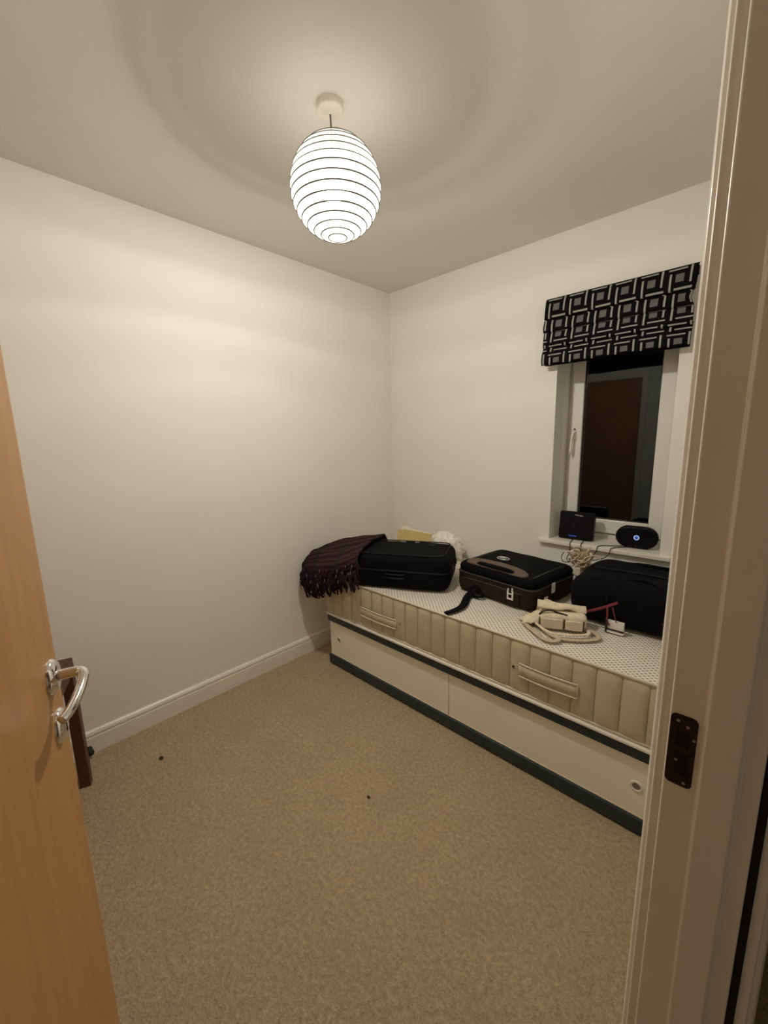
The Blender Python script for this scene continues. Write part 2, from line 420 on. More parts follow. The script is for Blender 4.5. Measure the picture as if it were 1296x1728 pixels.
# architrave profile: distance from the opening, projection from wall
AP = [(.008, 0), (.008, .0075), (.0095, .0105), (.0125, .0115), (.015, .0095), (.018, .0105), (.021, .0165), (.028, .019), (.05, .019), (.058, .016), (.062, .010), (.062, 0)]
def arch(name, xw, sx, label):
    r = sroot(name, label, 'architrave')
    MB().sweep([(xw+sx*p, JY+d) for d, p in AP], 'z', 0, HEAD+.062).build('upright', M_jamb if sx > 0 else M_gloss, r, bevel=.0008)
    MB().sweep([(xw+sx*p, HY-d) for d, p in AP], 'z', 0, HEAD+.062).build('upright', M_jamb if sx > 0 else M_gloss, r, bevel=.0008)
    MB().sweep([(xw+sx*p, HEAD+d) for d, p in AP], 'y', HY-.008, JY+.008).build('head', M_jamb if sx > 0 else M_gloss, r)
    return r
arch('trim_2', W, -1, 'white moulded architrave round the doorway on the bedroom side')
a2 = arch('trim_3', WO+.008, 1, 'dim cream architrave round the doorway on the hall side')
MB().box((WO, JY+.0035, .0), (WO+.008, JY+.05, HEAD)).build('gap_shade_strip', M_dark, a2)['label'] = 'dark strip painting the shade in the gap between lining and architrave'  # dark strip stands in for the deep shade in this gap
# strike plate on the rebate of the jamb
pl = MB().prism(rounded(.027, .094, .006, 4), .0016, Matrix.Translation((2.0735, JY, .9975)) @ Matrix.Rotation(PI/2, 4, 'X')).build('strike_plate', M_bronze, lin)
pl['label'] = 'dark tarnished strike plate with two bolt holes'
Mx = Matrix.Translation((2.0735, JY-.0012, .9975)) @ Matrix.Rotation(PI/2, 4, 'X')
MB().prism(rounded(.013, .022, .002, 3, 0, .016), .0012, Mx).build('latch_hole', M_dark, pl)
MB().prism(rounded(.013, .026, .002, 3, .001, -.018), .0012, Mx).build('bolt_hole', M_dark, pl)
for sx, sz in ((-.006, .039), (.004, .034), (.011, .020), (-.004, -.013), (.006, -.041)):
    MB().lathe([(.0, .0014), (.0015, .0014), (.0019, .0005), (.0019, 0)], 10, Mx @ Matrix.Translation((sx, sz, .0002))).build('screw', M_screw, pl)

# the open door leaf (hinged on the left jamb) -------------------------------------------------
dr = sroot('door_1', 'open maple veneer door with chrome lever handle, at the left', 'door', (W, HY, 0), math.radians(90+72))
DW, DT = .757, .034
MB().box((.002, -DT, .010), (DW, 0, 2.0)).build('leaf', M_door, dr, bevel=.0012)
hx = DW-.042
def rose_prof(r, h): return [(0, h), (r*.62, h), (r*.78, h*.86), (r*.92, h*.55), (r, h*.2), (r, 0)]
Mr = Matrix.Translation((hx, -DT, 1.048)) @ Matrix.Rotation(PI/2, 4, 'X')      # local z -> out of the door face
hd = MB().lathe(rose_prof(.026, .010), 40, Mr).build('handle', M_chrome, dr, smooth=True); hd['label'] = 'chrome lever handle on a round rose'
pts = [(hx, -DT-.006, 1.048), (hx, -DT-.024, 1.048), (hx-.001, -DT-.034, 1.048), (hx-.007, -DT-.040, 1.048), (hx-.020, -DT-.042, 1.046), (hx-.042, -DT-.041, 1.041), (hx-.064, -DT-.037, 1.035), (hx-.082, -DT-.032, 1.030), (hx-.092, -DT-.026, 1.028)]
MB().tube(pts, lambda t: .0082-.0022*t, 14, smooth=2, flat=1.0).build('lever', M_chrome, hd, smooth=True)
Mk = Matrix.Translation((hx, -DT, .969)) @ Matrix.Rotation(PI/2, 4, 'X')
ke = MB().lathe(rose_prof(.026, .009), 40, Mk).build('keyhole_cover', M_chrome, dr, smooth=True); ke['label'] = 'round chrome keyhole escutcheon'
kp = [(.0042*math.cos(a), .005+.0042*math.sin(a)) for a in [math.radians(-60+300*k/10) for k in range(11)]]+[(-.0024, -.011), (.0024, -.011)]
MB().prism(kp, .0006, Mk @ Matrix.Translation((0, 0, .0088))).build('keyhole', M_dark, ke)
hd2 = MB().lathe(rose_prof(.026, .010), 32, Matrix.Translation((hx, 0, 1.048)) @ Matrix.Rotation(-PI/2, 4, 'X')).build('handle', M_chrome, dr, smooth=True)
MB().tube([(p[0], -p[1]-DT, p[2]) for p in pts], lambda t: .0082-.0022*t, 12, smooth=1).build('lever', M_chrome, hd2, smooth=True)
for z in (.22, 1.0, 1.78):
    MB().lathe([(0, -.045), (.006, -.045), (.006, .045), (0, .045)], 12, Matrix.Translation((0.0, .006, z))).build('hinge', M_chrome, dr)
# cupboard door on the rear wall, seen mirrored in the window
d2 = sroot('door_2', 'plain brown cupboard door on the rear wall, mirrored in the dark window', 'door', (0, YR, 0))
MB().box((.30, .002, .01), (.965, .030, 1.99)).build('leaf', M_cup, d2, bevel=.002)
MB().sweep([(.22, .0), (.22, .02), (.298, .02), (.298, 0)], 'z', 0, 1.995).build('frame', M_gloss, d2)
MB().sweep([(.967, .0), (.967, .02), (1.02, .02), (1.02, 0)], 'z', 0, 1.995).build('frame', M_gloss, d2)
MB().box((.22, 0, 1.995), (1.02, .02, 2.05)).build('frame', M_gloss, d2)

# ------------------------------------------------------------------ window
wn = sroot('window_1', 'white plastic casement window, dark with night outside', 'window')
FY0, FY1 = .205, .275
mb = MB()
mb.box((OX0, FY0, OZ0), (OX0+.03, FY1, OZ1)).box((OX1-.03, FY0, OZ0), (OX1, FY1, OZ1)).box((OX0+.03, FY0, OZ0), (OX1-.03, FY1, OZ0+.045)).box((OX0+.03, FY0, OZ1-.03), (OX1-.03, FY1, OZ1))
mb.build('frame', M_upvc, wn, bevel=.003)
sx0, sx1, sz0, sz1 = OX0+.018, OX1-.026, OZ0+.052, OZ1-.012
gx0, gx1, gz0, gz1 = 1.300, 1.664, .905, 1.975
mb = MB()
SY0, SY1 = .185, .24
mb.box((sx0, SY0, sz0), (gx0, SY1, sz1)).box((gx1, SY0, sz0), (sx1, SY1, sz1)).box((gx0, SY0, sz0), (gx1, SY1, gz0)).box((gx0, SY0, gz1), (gx1, SY1, sz1))
sash = mb.build('sash', M_upvc, wn, bevel=.006, seg=3)
gk = MB(); g_ = .004
gk.box((gx0, SY0+.012, gz0), (gx0+g_, SY0+.02, gz1)).box((gx1-g_, SY0+.012, gz0), (gx1, SY0+.02, gz1)).box((gx0, SY0+.012, gz0), (gx1, SY0+.02, gz0+g_))
gk.build('gasket', M_rubber, sash)
MB().add([(gx0, SY0+.018, gz0), (gx1, SY0+.018, gz0), (gx1, SY0+.018, gz1), (gx0, SY0+.018, gz1)], [(0, 1, 2, 3)]).build('pane', M_pane, sash)
hn = MB().prism(rounded(.022, .060, .008, 4), .008, Matrix.Translation((1.264, SY0, 1.375)) @ Matrix.Rotation(PI/2, 4, 'X')).build('window_handle', M_porc, wn, bevel=.002)
MB().tube([(1.264, SY0-.006, 1.395), (1.264, SY0-.028, 1.395), (1.261, SY0-.034, 1.385), (1.258, SY0-.034, 1.33), (1.256, SY0-.032, 1.272)], .0085, 10, smooth=1, flat=.8).build('lever', M_porc, hn, smooth=True)
MB().lathe([(0, .004), (.004, .004), (.005, 0)], 12, Matrix.Translation((1.264, SY0-.008, 1.412)) @ Matrix.Rotation(PI/2, 4, 'X')).build('lock_button', M_dark, hn)
# sill
sl = sroot('trim_4', 'white painted window sill board with a rounded nose', 'window sill')
MB().box((1.168, -.032, SILLZ-.022), (1.806, 0.0, SILLZ)).box((OX0, 0, SILLZ-.022), (OX1, FY0, SILLZ)).build('board', M_gloss, sl, bevel=.004, seg=3)

# ------------------------------------------------------------------ pendant lamp
LX, LY = 1.008, -1.3545
lp = thing('pendant_lamp', 'white paper lantern pendant light hanging lit from the ceiling', 'lamp', (LX, LY, H))
ro = MB().lathe([(.0405, 0), (.0405, -.015), (.039, -.0185), (.036, -.0205), (.012, -.0215), (.009, -.028), (.004, -.029), (0, -.029)], 48).build('ceiling_rose', M_porc, lp, smooth=True)
MB().tube([(0, 0, -.026), (.003, 0, -.10), (.006, 0, -.160)], .0028, 8).build('flex', M_cord, lp, smooth=True)
MB().lathe([(0, -.155), (.010, -.156), (.016, -.165), (.0175, -.190), (.0175, -.200), (0, -.200)], 24).build('lamp_holder', M_porc, lp, smooth=True)
bu = MB().lathe([(.0, -.199), (.0165, -.200), (.026, -.218), (.034, -.230), (.076, -.2315), (.076, -.2345), (.035, -.236), (0, -.236)], 32).build('bulb_base_baffle', M_porc, lp, smooth=True)  # wide plate round the base is added to block the bulb's upward light
bp = [(.0345, -.236)]+[(.0345*math.cos(a), -.236-.042*math.sin(a)) for a in [PI/2*k/8 for k in range(1, 9)]]
MB().lathe(bp, 32).build('bulb_globe', M_bulb, bu, smooth=True)
ZC, RH, RR = -.235, .143, .1415
def egg(z): return RR*math.sqrt(max(0, 1-((z-ZC)/RH)**2))
zs = [ZC+RH*math.sin(math.radians(61-139.5*k/14)) for k in range(15)]
prof = []
for i, z in enumerate(zs):
    prof.append((egg(z), z))
    if i < len(zs)-1:
        zm = (z+zs[i+1])/2; prof.append(((egg(z)+egg(zs[i+1]))/2*.6+egg(zm)*.4-.0006, zm))
sh = MB().lathe(prof, 64).build('lamp_shade', M_paper, lp, loc=(.007, .006, 0), smooth=True)
for z in zs:
    r = egg(z)+.0014
    MB().tube([(r*math.cos(2*PI*k/64), r*math.sin(2*PI*k/64), z) for k in range(64)], (.0014 if z > ZC+.02 else .0023), 6, closed=True).build('hoop', M_rib, sh, smooth=True)
zt = zs[0]                                            # wire spreader that carries the shade
for sg in (-1, 1):
    MB().tube([(.007+sg*egg(zt), .006, zt), (.006+sg*.02, 0, zt-.01), (.006+sg*.017, 0, -.168)], .0012, 6).build('spreader_wire', M_rib, lp)

# ------------------------------------------------------------------ roman blind
bl = thing('roman_blind', 'black roman blind with grey square print, pulled up over the window', 'blind', (0, 0, 1.745))
bx0, bx1 = 1.160, 1.803
MB().box((bx0+.004, -.034, .298), (bx1-.004, -.001, .332)).build('headrail', M_black, bl)
tiers = [(.337, .236), (.248, .170), (.185, .094), (.108, .004)]
prof = [(-.036, .337)]
for i, (zt_, zb_) in enumerate(tiers):
    y0 = -.040-.004*i
    n_ = 7
    for k in range(1, n_+1):
        t = k/n_; prof.append((y0-.022*math.sin(t*PI*.62), zt_+(zb_-zt_)*t))
    if i < 3:
        prof += [(y0-.012, zb_-.003), (y0-.0005, zb_+.006), (y0-.002, tiers[i+1][0]-.006)]
V = [0]
for i in range(1, len(prof)): V.append(V[-1]+math.dist(prof[i], prof[i-1])*(.86 if i < 18 else 1.25))
rows = []; uvs = []
NX = 60
for k in range(NX+1):
    x = bx0+(bx1-bx0)*k/NX; row = []; ur = []
    for i, (y, z) in enumerate(prof):
        nv = noise.noise(Vector((x*7, z*9, 1.3)))*.005+noise.noise(Vector((x*19, z*25, 4.3)))*.0025
        e = max(0, (x-1.70)/.1); pinch = e*math.exp(-((z-.205)/.03)**2)
        row.append((x-.035*pinch*e*.5-.004*math.sin(z*40)*max(0, 1-k/4)*.6, y+nv*(0 if i == 0 else 1)+.022*pinch, z+(.006*math.sin(x*9)*(.4 if i else 0))*((.337-z)/.33)+.004*pinch))
        ur.append((x-1.168+.012*(1 if z < .235 else 0)*-1.5, -V[i]-.004))
    rows.append(row); uvs.append(ur)
MB().grid(rows, uvs).build('folded_fabric', M_blind, bl, smooth=True, solid=.002)
MB().box((bx0+.006, -.046, .002), (bx1-.006, -.030, .020)).build('bottom_bar', M_black, bl, bevel=.003)

# ------------------------------------------------------------------ bed base and mattress
BX0, BX1, BY0, BY1, BZ = .221, 2.034, -.85, -.03, .344
bd = thing('bed_base', 'white storage bed base with dark teal rails and sliding doors', 'bed', (BX0, BY0, 0))
LB = BX1-BX0; DB = BY1-BY0
mb = MB().box((0, .03, 0), (.018, DB, BZ-.012)).box((LB-.018, .03, 0), (LB, DB, BZ-.012)).box((0, DB-.018, 0), (LB, DB, BZ-.012)).box((.018, .03, .055), (LB-.018, DB-.018, .068))
mb.build('carcass', M_white, bd)
MB().box((0, -.014, BZ-.010), (LB, DB, BZ)).build('top_board', M_gloss, bd, bevel=.002)
MB().box((0, -.004, BZ-.054), (LB, .03, BZ-.011)).build('top_rail', M_teal, bd, bevel=.0015)['label'] = 'dark teal upper rail'
MB().box((0, -.004, .010), (LB, .03, .064)).build('bottom_rail', M_teal, bd, bevel=.0015)['label'] = 'dark teal lower rail'
MB().box((.004, .006, 0), (LB-.004, .028, .010)).build('shadow_gap', M_dark, bd)
SPL = 1.109-BX0
def ring_pull(parent, x):
    mm = Matrix.Translation((x, .0105, .178)) @ Matrix.Rotation(PI/2, 4, 'X')
    r = MB().lathe([(.0125, .0), (.0125, .0025), (.014, .004), (.019, .0035), (.021, .001), (.021, 0)], 32, mm).build('finger_pull', M_porc, parent, smooth=True)
    MB().lathe([(0, .0008), (.0125, .0012)], 24, mm).build('finger_hole', M_hole, parent)
for x0, x1, y0, px in ((.003, SPL-.0015, .0105, .3037-BX0), (SPL+.0015, LB-.003, .0105, 1.8895-BX0)):
    d = MB().box((x0, y0, .064), (x1, y0+.012, BZ-.054)).build('sliding_door', M_white, bd, bevel=.0015)
    ring_pull(d, px)
    MB().box((x0, y0-.0035, .064), (x1, y0+.001, .0675)).box((x0, y0-.0035, BZ-.0565), (x1, y0+.001, BZ-.054)).build('edge_strip', M_piping, d)

mt = thing('mattress', 'single mattress with beige quilted sides and dotted white top', 'mattress', (BX0-.004, BY0, BZ))
MH = .23; ML = LB+.004; MD = DB
# scalloped side wall (channels) with a rounded edge top and bottom
CH = .0812; n_ch = int(ML/CH)
def side_rows(length, put, phase=.0):
    N_ = int(length/CH*12)+1; rows = []
    for k in range(N_+1):
        x = min(length, CH*k/12); ph = (x-phase)/CH; c = abs(math.sin(PI*ph)); row = []
        for j in range(13):
            t = j/12; bulge = .014*math.sin(PI*t)**.35*(.08+.92*min(1, c*1.15)**.5)
            row.append(put(x, -bulge+.006, MH*t))
        rows.append(row)
    return rows
mb = MB().grid(side_rows(ML, lambda x, d, z: (x, d, z), CH*.75))
mb.grid(side_rows(MD-.0, lambda x, d, z: (d, .006+x*(MD-.006)/MD, z)))
mb.grid(side_rows(MD-.0, lambda x, d, z: (ML-d, .006+x*(MD-.006)/MD, z)))
sm_ = MB().tube([(0, -.0012, .012), (0, -.0022, MH*.5), (0, -.0012, MH-.012)], .0013, 5)
sm0 = sm_.build('seam', M_seam, mt)
for k in range(n_ch+1):
    x_ = CH*(k+.75)
    if x_ > ML-.01: break
    o_ = sm0 if k == 0 else sm0.copy()
    if k: COL.objects.link(o_); o_.parent = mt
    o_.location = (x_, .0055, 0)
mb.box((.006, .008, .0), (ML-.006, MD, .02))
mb.build('quilted_side', M_ticking, mt, smooth=True)
rows = []
for k in range(73):
    x = .006+(ML-.012)*k/72
    rows.append([(x, .006+(MD-.006)*j/30, MH+.001+.003*noise.noise(Vector((x*6, j*.28, 2)))*min(1, j, 30-j, k, 72-k)) for j in range(31)])
MB().grid(rows).build('quilted_top', M_dots, mt, smooth=True)
for z in (MH, .006):
    pt = [(.004, .003, z), (ML-.004, .003, z), (ML-.004, MD, z), (.004, MD, z)]
    MB().tube(pt, .0055, 8, closed=True).build('piped_edge', M_piping, mt, smooth=True)
def m_handle(x0, x1, z0, z1):
    h = MB(); rows = []
    for k in range(17):
        t = k/16; x = x0+(x1-x0)*t; out = -.012-.007*math.sin(PI*t)
        rows.append([(x, out, z0), (x, out-.0015, (z0+z1)/2), (x, out, z1)])
    h = MB().grid(rows).build('carry_handle', M_ticking, mt, smooth=True, solid=.003)
    for z in (z0, z1):
        MB().tube([(x0+(x1-x0)*k/16, -.0135-.007*math.sin(PI*k/16), z) for k in range(17)], .0032, 8).build('cord_edge', M_piping, h, smooth=True)
    for x in (x0, x1):
        MB().tube([(x, -.0125, z0), (x, -.0125, z1)], .0026, 8).build('cord_edge', M_piping, h, smooth=True)
m_handle(.540-BX0, .801-BX0, .072, .120)
m_handle(1.467-BX0, 1.689-BX0, .086, .140)
for x, z in ((.822-BX0, .107), (1.441-BX0, .112)):
    MB().lathe([(0, .003), (.003, .0025), (.0055, .004), (.0075, .002), (.0085, 0)], 16, Matrix.Translation((x, -.0045, z)) @ Matrix.Rotation(PI/2, 4, 'X')).build('vent_button', M_bronze, mt, smooth=True)
MZ = BZ+MH+.0065

# ------------------------------------------------------------------ black suitcase (left)
s1 = thing('suitcase', 'plain black suitcase lying flat under the plum fringed blanket', 'suitcase', (.735, -.578, MZ), math.radians(27))
SL, SD, SH = .55, .35, .186                     # local centre
s1.location = (.962-.89*SL/2-.454*SD/2, -.640-.454*SL/2+.89*SD/2, MZ)
softbox(SL, SD, SH, .048, .040, puff=.015, noise_amp=.003, seed=3).build('shell', M_black, s1, smooth=True)
def rect_loop(lx, ly, r, z, n=5): return [(x, y, z) for x, y in rounded(lx, ly, r, n)]
MB().tube(rect_loop(SL*1.012, SD*1.012, .055, SH*.56), .0045, 6, closed=True).build('zip_seam', M_dpipe, s1, smooth=True)
MB().tube(rect_loop(SL-.05, SD-.05, .05, SH+.003), .0035, 6, closed=True).build('top_piping', M_dpipe, s1, smooth=True)
hd = MB()
for z in (.068, .088, .108):
    hd.tube([(-.055, -SD/2-.004, z), (-.045, -SD/2-.014, z), (.035, -SD/2-.014, z), (.045, -SD/2-.004, z)], .0055, 8, smooth=1)
hd.build('carry_handle', M_dpipe, s1, smooth=True)['label'] = 'dark grey ribbed carry handle'
for k, (lx_, wd) in enumerate(((-.05, .008), (-.039, .011), (-.025, .007), (.04, .012), (.056, .007))):
    MB().box((lx_, .115+(k % 2)*.003, SH+.004), (lx_+wd, .126, SH+.0075)).build('badge_letter', M_silver, s1)
MB().tube([(.145+.013*math.cos(2*PI*k/20), .075+.010*math.sin(2*PI*k/20), SH+.0045) for k in range(20)], .0022, 6, closed=True).build('round_badge', M_gpipe, s1)
for sy in (-.075, .075):
    MB().lathe([(0, 0), (.017, 0), (.02, .004), (.02, .014), (.017, .018), (0, .018)], 20, Matrix.Translation((SL/2-.004, sy, .105)) @ Matrix.Rotation(PI/2, 4, 'Y')).build('wheel', M_dpipe, s1, smooth=True)
MB().box((SL/2-.004, -.12, .06), (SL/2+.006, .12, .13)).build('wheel_housing', M_black, s1, bevel=.004)

# ------------------------------------------------------------------ brown and black soft case (middle)
s2 = thing('travel_bag', 'brown soft case with black lid and tan grip, between the black bags', 'bag', (0, 0, 0), math.radians(-8))
a = math.radians(-8); cx, cy = .010, -.032
s2.location = (1.185+cx*math.cos(a)-cy*math.sin(a), -.33+cx*math.sin(a)+cy*math.cos(a), MZ)
BL_, BD_, BH_ = .452, .385, .135
softbox(BL_, BD_, BH_*.82, .03, .022, puff=.012, noise_amp=.004, seed=8).build('body', M_brown, s2, smooth=True)
ld = softbox(BL_-.006, BD_-.006, .052, .045, .020, puff=.03, noise_amp=.003, seed=11).build('lid', M_black, s2, loc=(0, 0, BH_*.72), smooth=True)
LZ = BH_*.72+.053
MB().tube(rect_loop(BL_+.002, BD_+.002, .034, BH_*.74), .0042, 6, closed=True).build('zip_seam', M_gpipe, s2, smooth=True)
for sx in (-1, 1):
    MB().tube([(sx*(BL_/2-.03), -BD_/2+.02, LZ-.005), (sx*(BL_/2-.032), -.06, LZ-.001), (sx*(BL_/2-.032), .08, LZ-.001), (sx*(BL_/2-.04), BD_/2-.03, LZ-.006)], .0036, 6, smooth=2).build('lid_piping', M_gpipe, s2, smooth=True)
pad = [(-.175, -.172), (-.19, -.12), (-.17, -.088), (-.11, -.072), (-.02, -.063), (.06, -.072), (.125, -.095), (.168, -.128), (.178, -.16), (.165, -.178), (-.16, -.180)]
MB().prism([(x-.005, y+.0) for x, y in pad], .012, Matrix.Translation((0, 0, LZ-.006))).build('grip_pad', M_tan, s2, bevel=.005, seg=3)['label'] = 'tan brown padded grip panel'
gp = MB().tube([(-.105, -.160, LZ+.004), (-.095, -.166, LZ+.012), (-.03, -.174, LZ+.016), (.05, -.174, LZ+.016), (.088, -.168, LZ+.012), (.098, -.160, LZ+.004)], .015, 10, smooth=1, flat=.55).build('carry_handle', M_black, s2, smooth=True)
em = MB().tube([(-.078+.034*math.cos(2*PI*k/28), .008+.024*math.sin(2*PI*k/28), LZ+.004) for k in range(28)], .0026, 6, closed=True).build('badge', M_silver, s2)
em['label'] = 'oval silver badge'
for q, (x0_, y0_) in enumerate(((-.098, .002), (-.085, -.004), (-.071, .0))):
    MB().box((x0_, y0_, LZ+.002), (x0_+.007, y0_+.022, LZ+.0065)).build('badge_stroke', M_silver, em)
fy = -BD_/2
MB().tube([(-.17, fy-.004, .072), (-.06, fy-.009, .078), (.05, fy-.009, .078), (.17, fy-.004, .072)], .003, 6, smooth=1).build('pocket_zip', M_gpipe, s2, smooth=True)
MB().prism(rounded(.36, .062, .012, 4), .010, Matrix.Translation((-.02, fy-.0005, .042)) @ Matrix.Rotation(PI/2, 4, 'X')).build('front_pocket', M_brown, s2, bevel=.004)
bk = MB()
bx_, bz_ = .118, .058
for lo, hi in (((-.017, -.020), (-.009, .022)), ((.009, -.020), (.017, .026)), ((-.012, -.020), (.012, -.012)), ((-.012, .006), (.012, .012)), ((-.014, .018), (-.008, .034)), ((.008, .02), (.014, .040))):
    bk.box((bx_+lo[0], fy-.020, bz_+lo[1]), (bx_+hi[0], fy-.014, bz_+hi[1]))
bk.build('buckle', M_label, s2, bevel=.002)['label'] = 'white plastic strap buckle'
st = [(-.095, fy-.012, .045), (-.092, fy-.024, .026), (-.10, fy-.05, .010), (-.085, fy-.085, .006), (-.045, fy-.15, .005), (-.022, fy-.20, .006), (-.02, fy-.255, .006), (-.024, fy-.290, .006), (-.026, fy-.302, .005)]
MB().tube(st, lambda t: .021-.004*t, 8, smooth=2, flat=.22).build('webbing_strap', M_black, s2, smooth=True)['label'] = 'loose black webbing strap'
MB().tube([(-.085, fy-.010, .05), (-.05, fy-.02, .03), (-.02, fy-.03, .012), (-.06, fy-.05, .006), (-.11, fy-.03, .010), (-.13, fy-.012, .03)], .009, 8, smooth=2, flat=.5).build('strap_knot', M_black, s2, smooth=True)
MB().prism(rounded(.05, .030, .004, 3), .002, Matrix.Translation((BL_/2+.006, -.03, .085)) @ Matrix.Rotation(PI/2, 4, 'Y')).build('luggage_label', M_label, s2)['label'] = 'small pale label at the end'
MB().prism(rounded(.045, .032, .004, 3), .002, Matrix.Translation((BL_/2+.008, -.095, .035)) @ Matrix.Rotation(PI/2, 4, 'Y')).build('luggage_label', M_label, s2)

# ------------------------------------------------------------------ large black holdall (right)
s3 = thing('holdall', 'large black holdall filling the right end under the window sill', 'bag', (1.765, -.30, MZ), math.radians(1))
softbox(.51, .43, .192, .075, .060, puff=.02, noise_amp=.008, seed=21).build('body', M_black, s3, smooth=True)
MB().tube([(-.20, -.02, .193), (-.1, -.025, .198), (.0, -.02, .2), (.1, -.025, .198), (.20, -.02, .193)], .004, 6, smooth=1).build('zip', M_dpipe, s3, smooth=True)
for sy in (-1, 1):
    MB().tube([(-.10, sy*.215, .06), (-.10, sy*.225, .13), (-.09, sy*.19, .185), (-.03, sy*.12, .203), (.05, sy*.12, .203), (.11, sy*.19, .185), (.12, sy*.225, .13), (.12, sy*.215, .06)], .013, 8, smooth=2, flat=.3).build('carry_strap', M_black, s3, smooth=True)
MB().tube([(.10, -.217, .075), (.135, -.222, .085)], .004, 6).build('zip_pull', M_dpipe, s3)

# lanyard and card tag on the holdall
ly = thing('lanyard', 'crimson ribbon lanyard with white card tag draped on the black holdall', 'lanyard', (1.70, -.55, MZ))
def w2(p): return (p[0]-1.70, p[1]+.55, p[2]-MZ)
MB().tube([w2(p) for p in ((1.565, -.540, .622), (1.58, -.545, .629), (1.605, -.548, .640), (1.66, -.556, .672), (1.722, -.558, .714))], .0055, 8, smooth=2, flat=.35, upv=(0, 1, 0)).build('ribbon', M_pink, ly, smooth=True)
MB().tube([w2(p) for p in ((1.685, -.557, .688), (1.690, -.562, .655), (1.687, -.560, .625), (1.700, -.558, .612))], .0035, 8, smooth=2, flat=.4, upv=(0, 1, 0)).build('ribbon_tail', M_pink, ly, smooth=True)
MB().tube([w2(p) for p in ((1.705, -.557, .690), (1.715, -.562, .66), (1.722, -.558, .63))], .0022, 6, smooth=2).build('ribbon_tail', M_pink, ly, smooth=True)
MB().box((-.012, -.010, .0), (.052, .010, .012)).box((-.010, -.004, .012), (.050, .012, .05)).build('card_tag', M_label, ly, bevel=.002)
MB().box((-.0125, -.0115, .012), (.0525, -.004, .016)).box((-.016, -.012, 0), (-.009, -.002, .05)).build('tag_clip', M_rubber, ly)

# ------------------------------------------------------------------ cream canvas waist pouch
pc = thing('waist_pouch', 'crumpled cream canvas pouch with straps lying on the mattress top', 'pouch', (1.53, -.625, MZ), math.radians(25))
mb = softbox(.178, .10, .066, .022, .016, puff=.05, noise_amp=.008, seed=31)
mb.build('body', M_canvas, pc, smooth=True)
rows = []
for k in range(13):                                   # flap folded over the back and top
    t = k/12; x = -.095+.19*t; row = []
    for j in range(9):
        s_ = j/8; y = .062-.075*s_; z = .034+.058*math.sin(s_*PI*.75)+.012*noise.noise(Vector((x*20, s_*3, 5)))+.018*max(0, .35-t)
        row.append((x, y, z))
    rows.append(row)
MB().grid(rows).build('flap', M_canvas, pc, smooth=True, solid=.004)
MB().prism(rounded(.085, .044, .008, 4), .008, Matrix.Translation((-.040, -.052, .030)) @ Matrix.Rotation(PI/2, 4, 'X')).build('front_pocket', M_canvas, pc, bevel=.003)
MB().prism(rounded(.066, .042, .008, 4), .008, Matrix.Translation((.045, -.052, .030)) @ Matrix.Rotation(PI/2, 4, 'X')).build('front_pocket', M_canvas, pc, bevel=.003)
for x in (.0075, .081, -.088):
    MB().box((x-.002, -.0565, .010), (x+.002, -.048, .052)).build('seam', M_lint, pc)
MB().tube([(-.088, -.03, .055), (-.075, -.035, .072), (-.045, -.03, .078), (-.01, -.035, .070), (.02, -.04, .067)], .005, 8, smooth=1, flat=.6).build('zip', M_bronze, pc, smooth=True)
lw = Rz(-math.radians(25))
def pl_(pts): return [tuple(lw @ Vector((p[0]-1.53, p[1]+.625, p[2]))) for p in pts]
MB().tube(pl_([(1.44, -.60, .012), (1.40, -.62, .008), (1.385, -.67, .006), (1.42, -.72, .006), (1.48, -.765, .006), (1.545, -.808, .006), (1.585, -.775, .008), (1.55, -.735, .012)]), .011, 8, smooth=2, flat=.3).build('strap', M_canvas2, pc, smooth=True)
MB().tube(pl_([(1.50, -.725, .012), (1.56, -.765, .008), (1.62, -.735, .006), (1.675, -.685, .006), (1.692, -.645, .006), (1.66, -.615, .008), (1.62, -.60, .014)]), .010, 8, smooth=2, flat=.3).build('strap', M_canvas2, pc, smooth=True)
MB().tube(pl_([(1.46, -.71, .02), (1.53, -.75, .012), (1.60, -.71, .012), (1.655, -.66, .012), (1.64, -.62, .014)]), .008, 8, smooth=2, flat=.35).build('strap', M_canvas, pc, smooth=True)
rows = []
for k in range(11):                                   # loose cloth wing spread to the left
    t = k/10
    rows.append([(-.085-.075*t+.01*math.sin(j*1.3), -.05+.018*j*(1-.35*t)+.02*t, .008+.05*(1-t)*math.sin(PI*(j+.6)/6.5)+.006*noise.noise(Vector((k*.5, j*.6, 9)))) for j in range(7)])
MB().grid(rows).build('cloth_wing', M_canvas, pc, smooth=True, solid=.004)
rows = []
for k in range(9):                                    # upright corner of the flap
    t = k/8
    rows.append([(-.10+.06*t+.006*j, .055+.004*j, .03+(.055-.02*abs(t-.3))*j/5) for j in range(6)])
MB().grid(rows).build('flap_corner', M_canvas, pc, smooth=True, solid=.004)

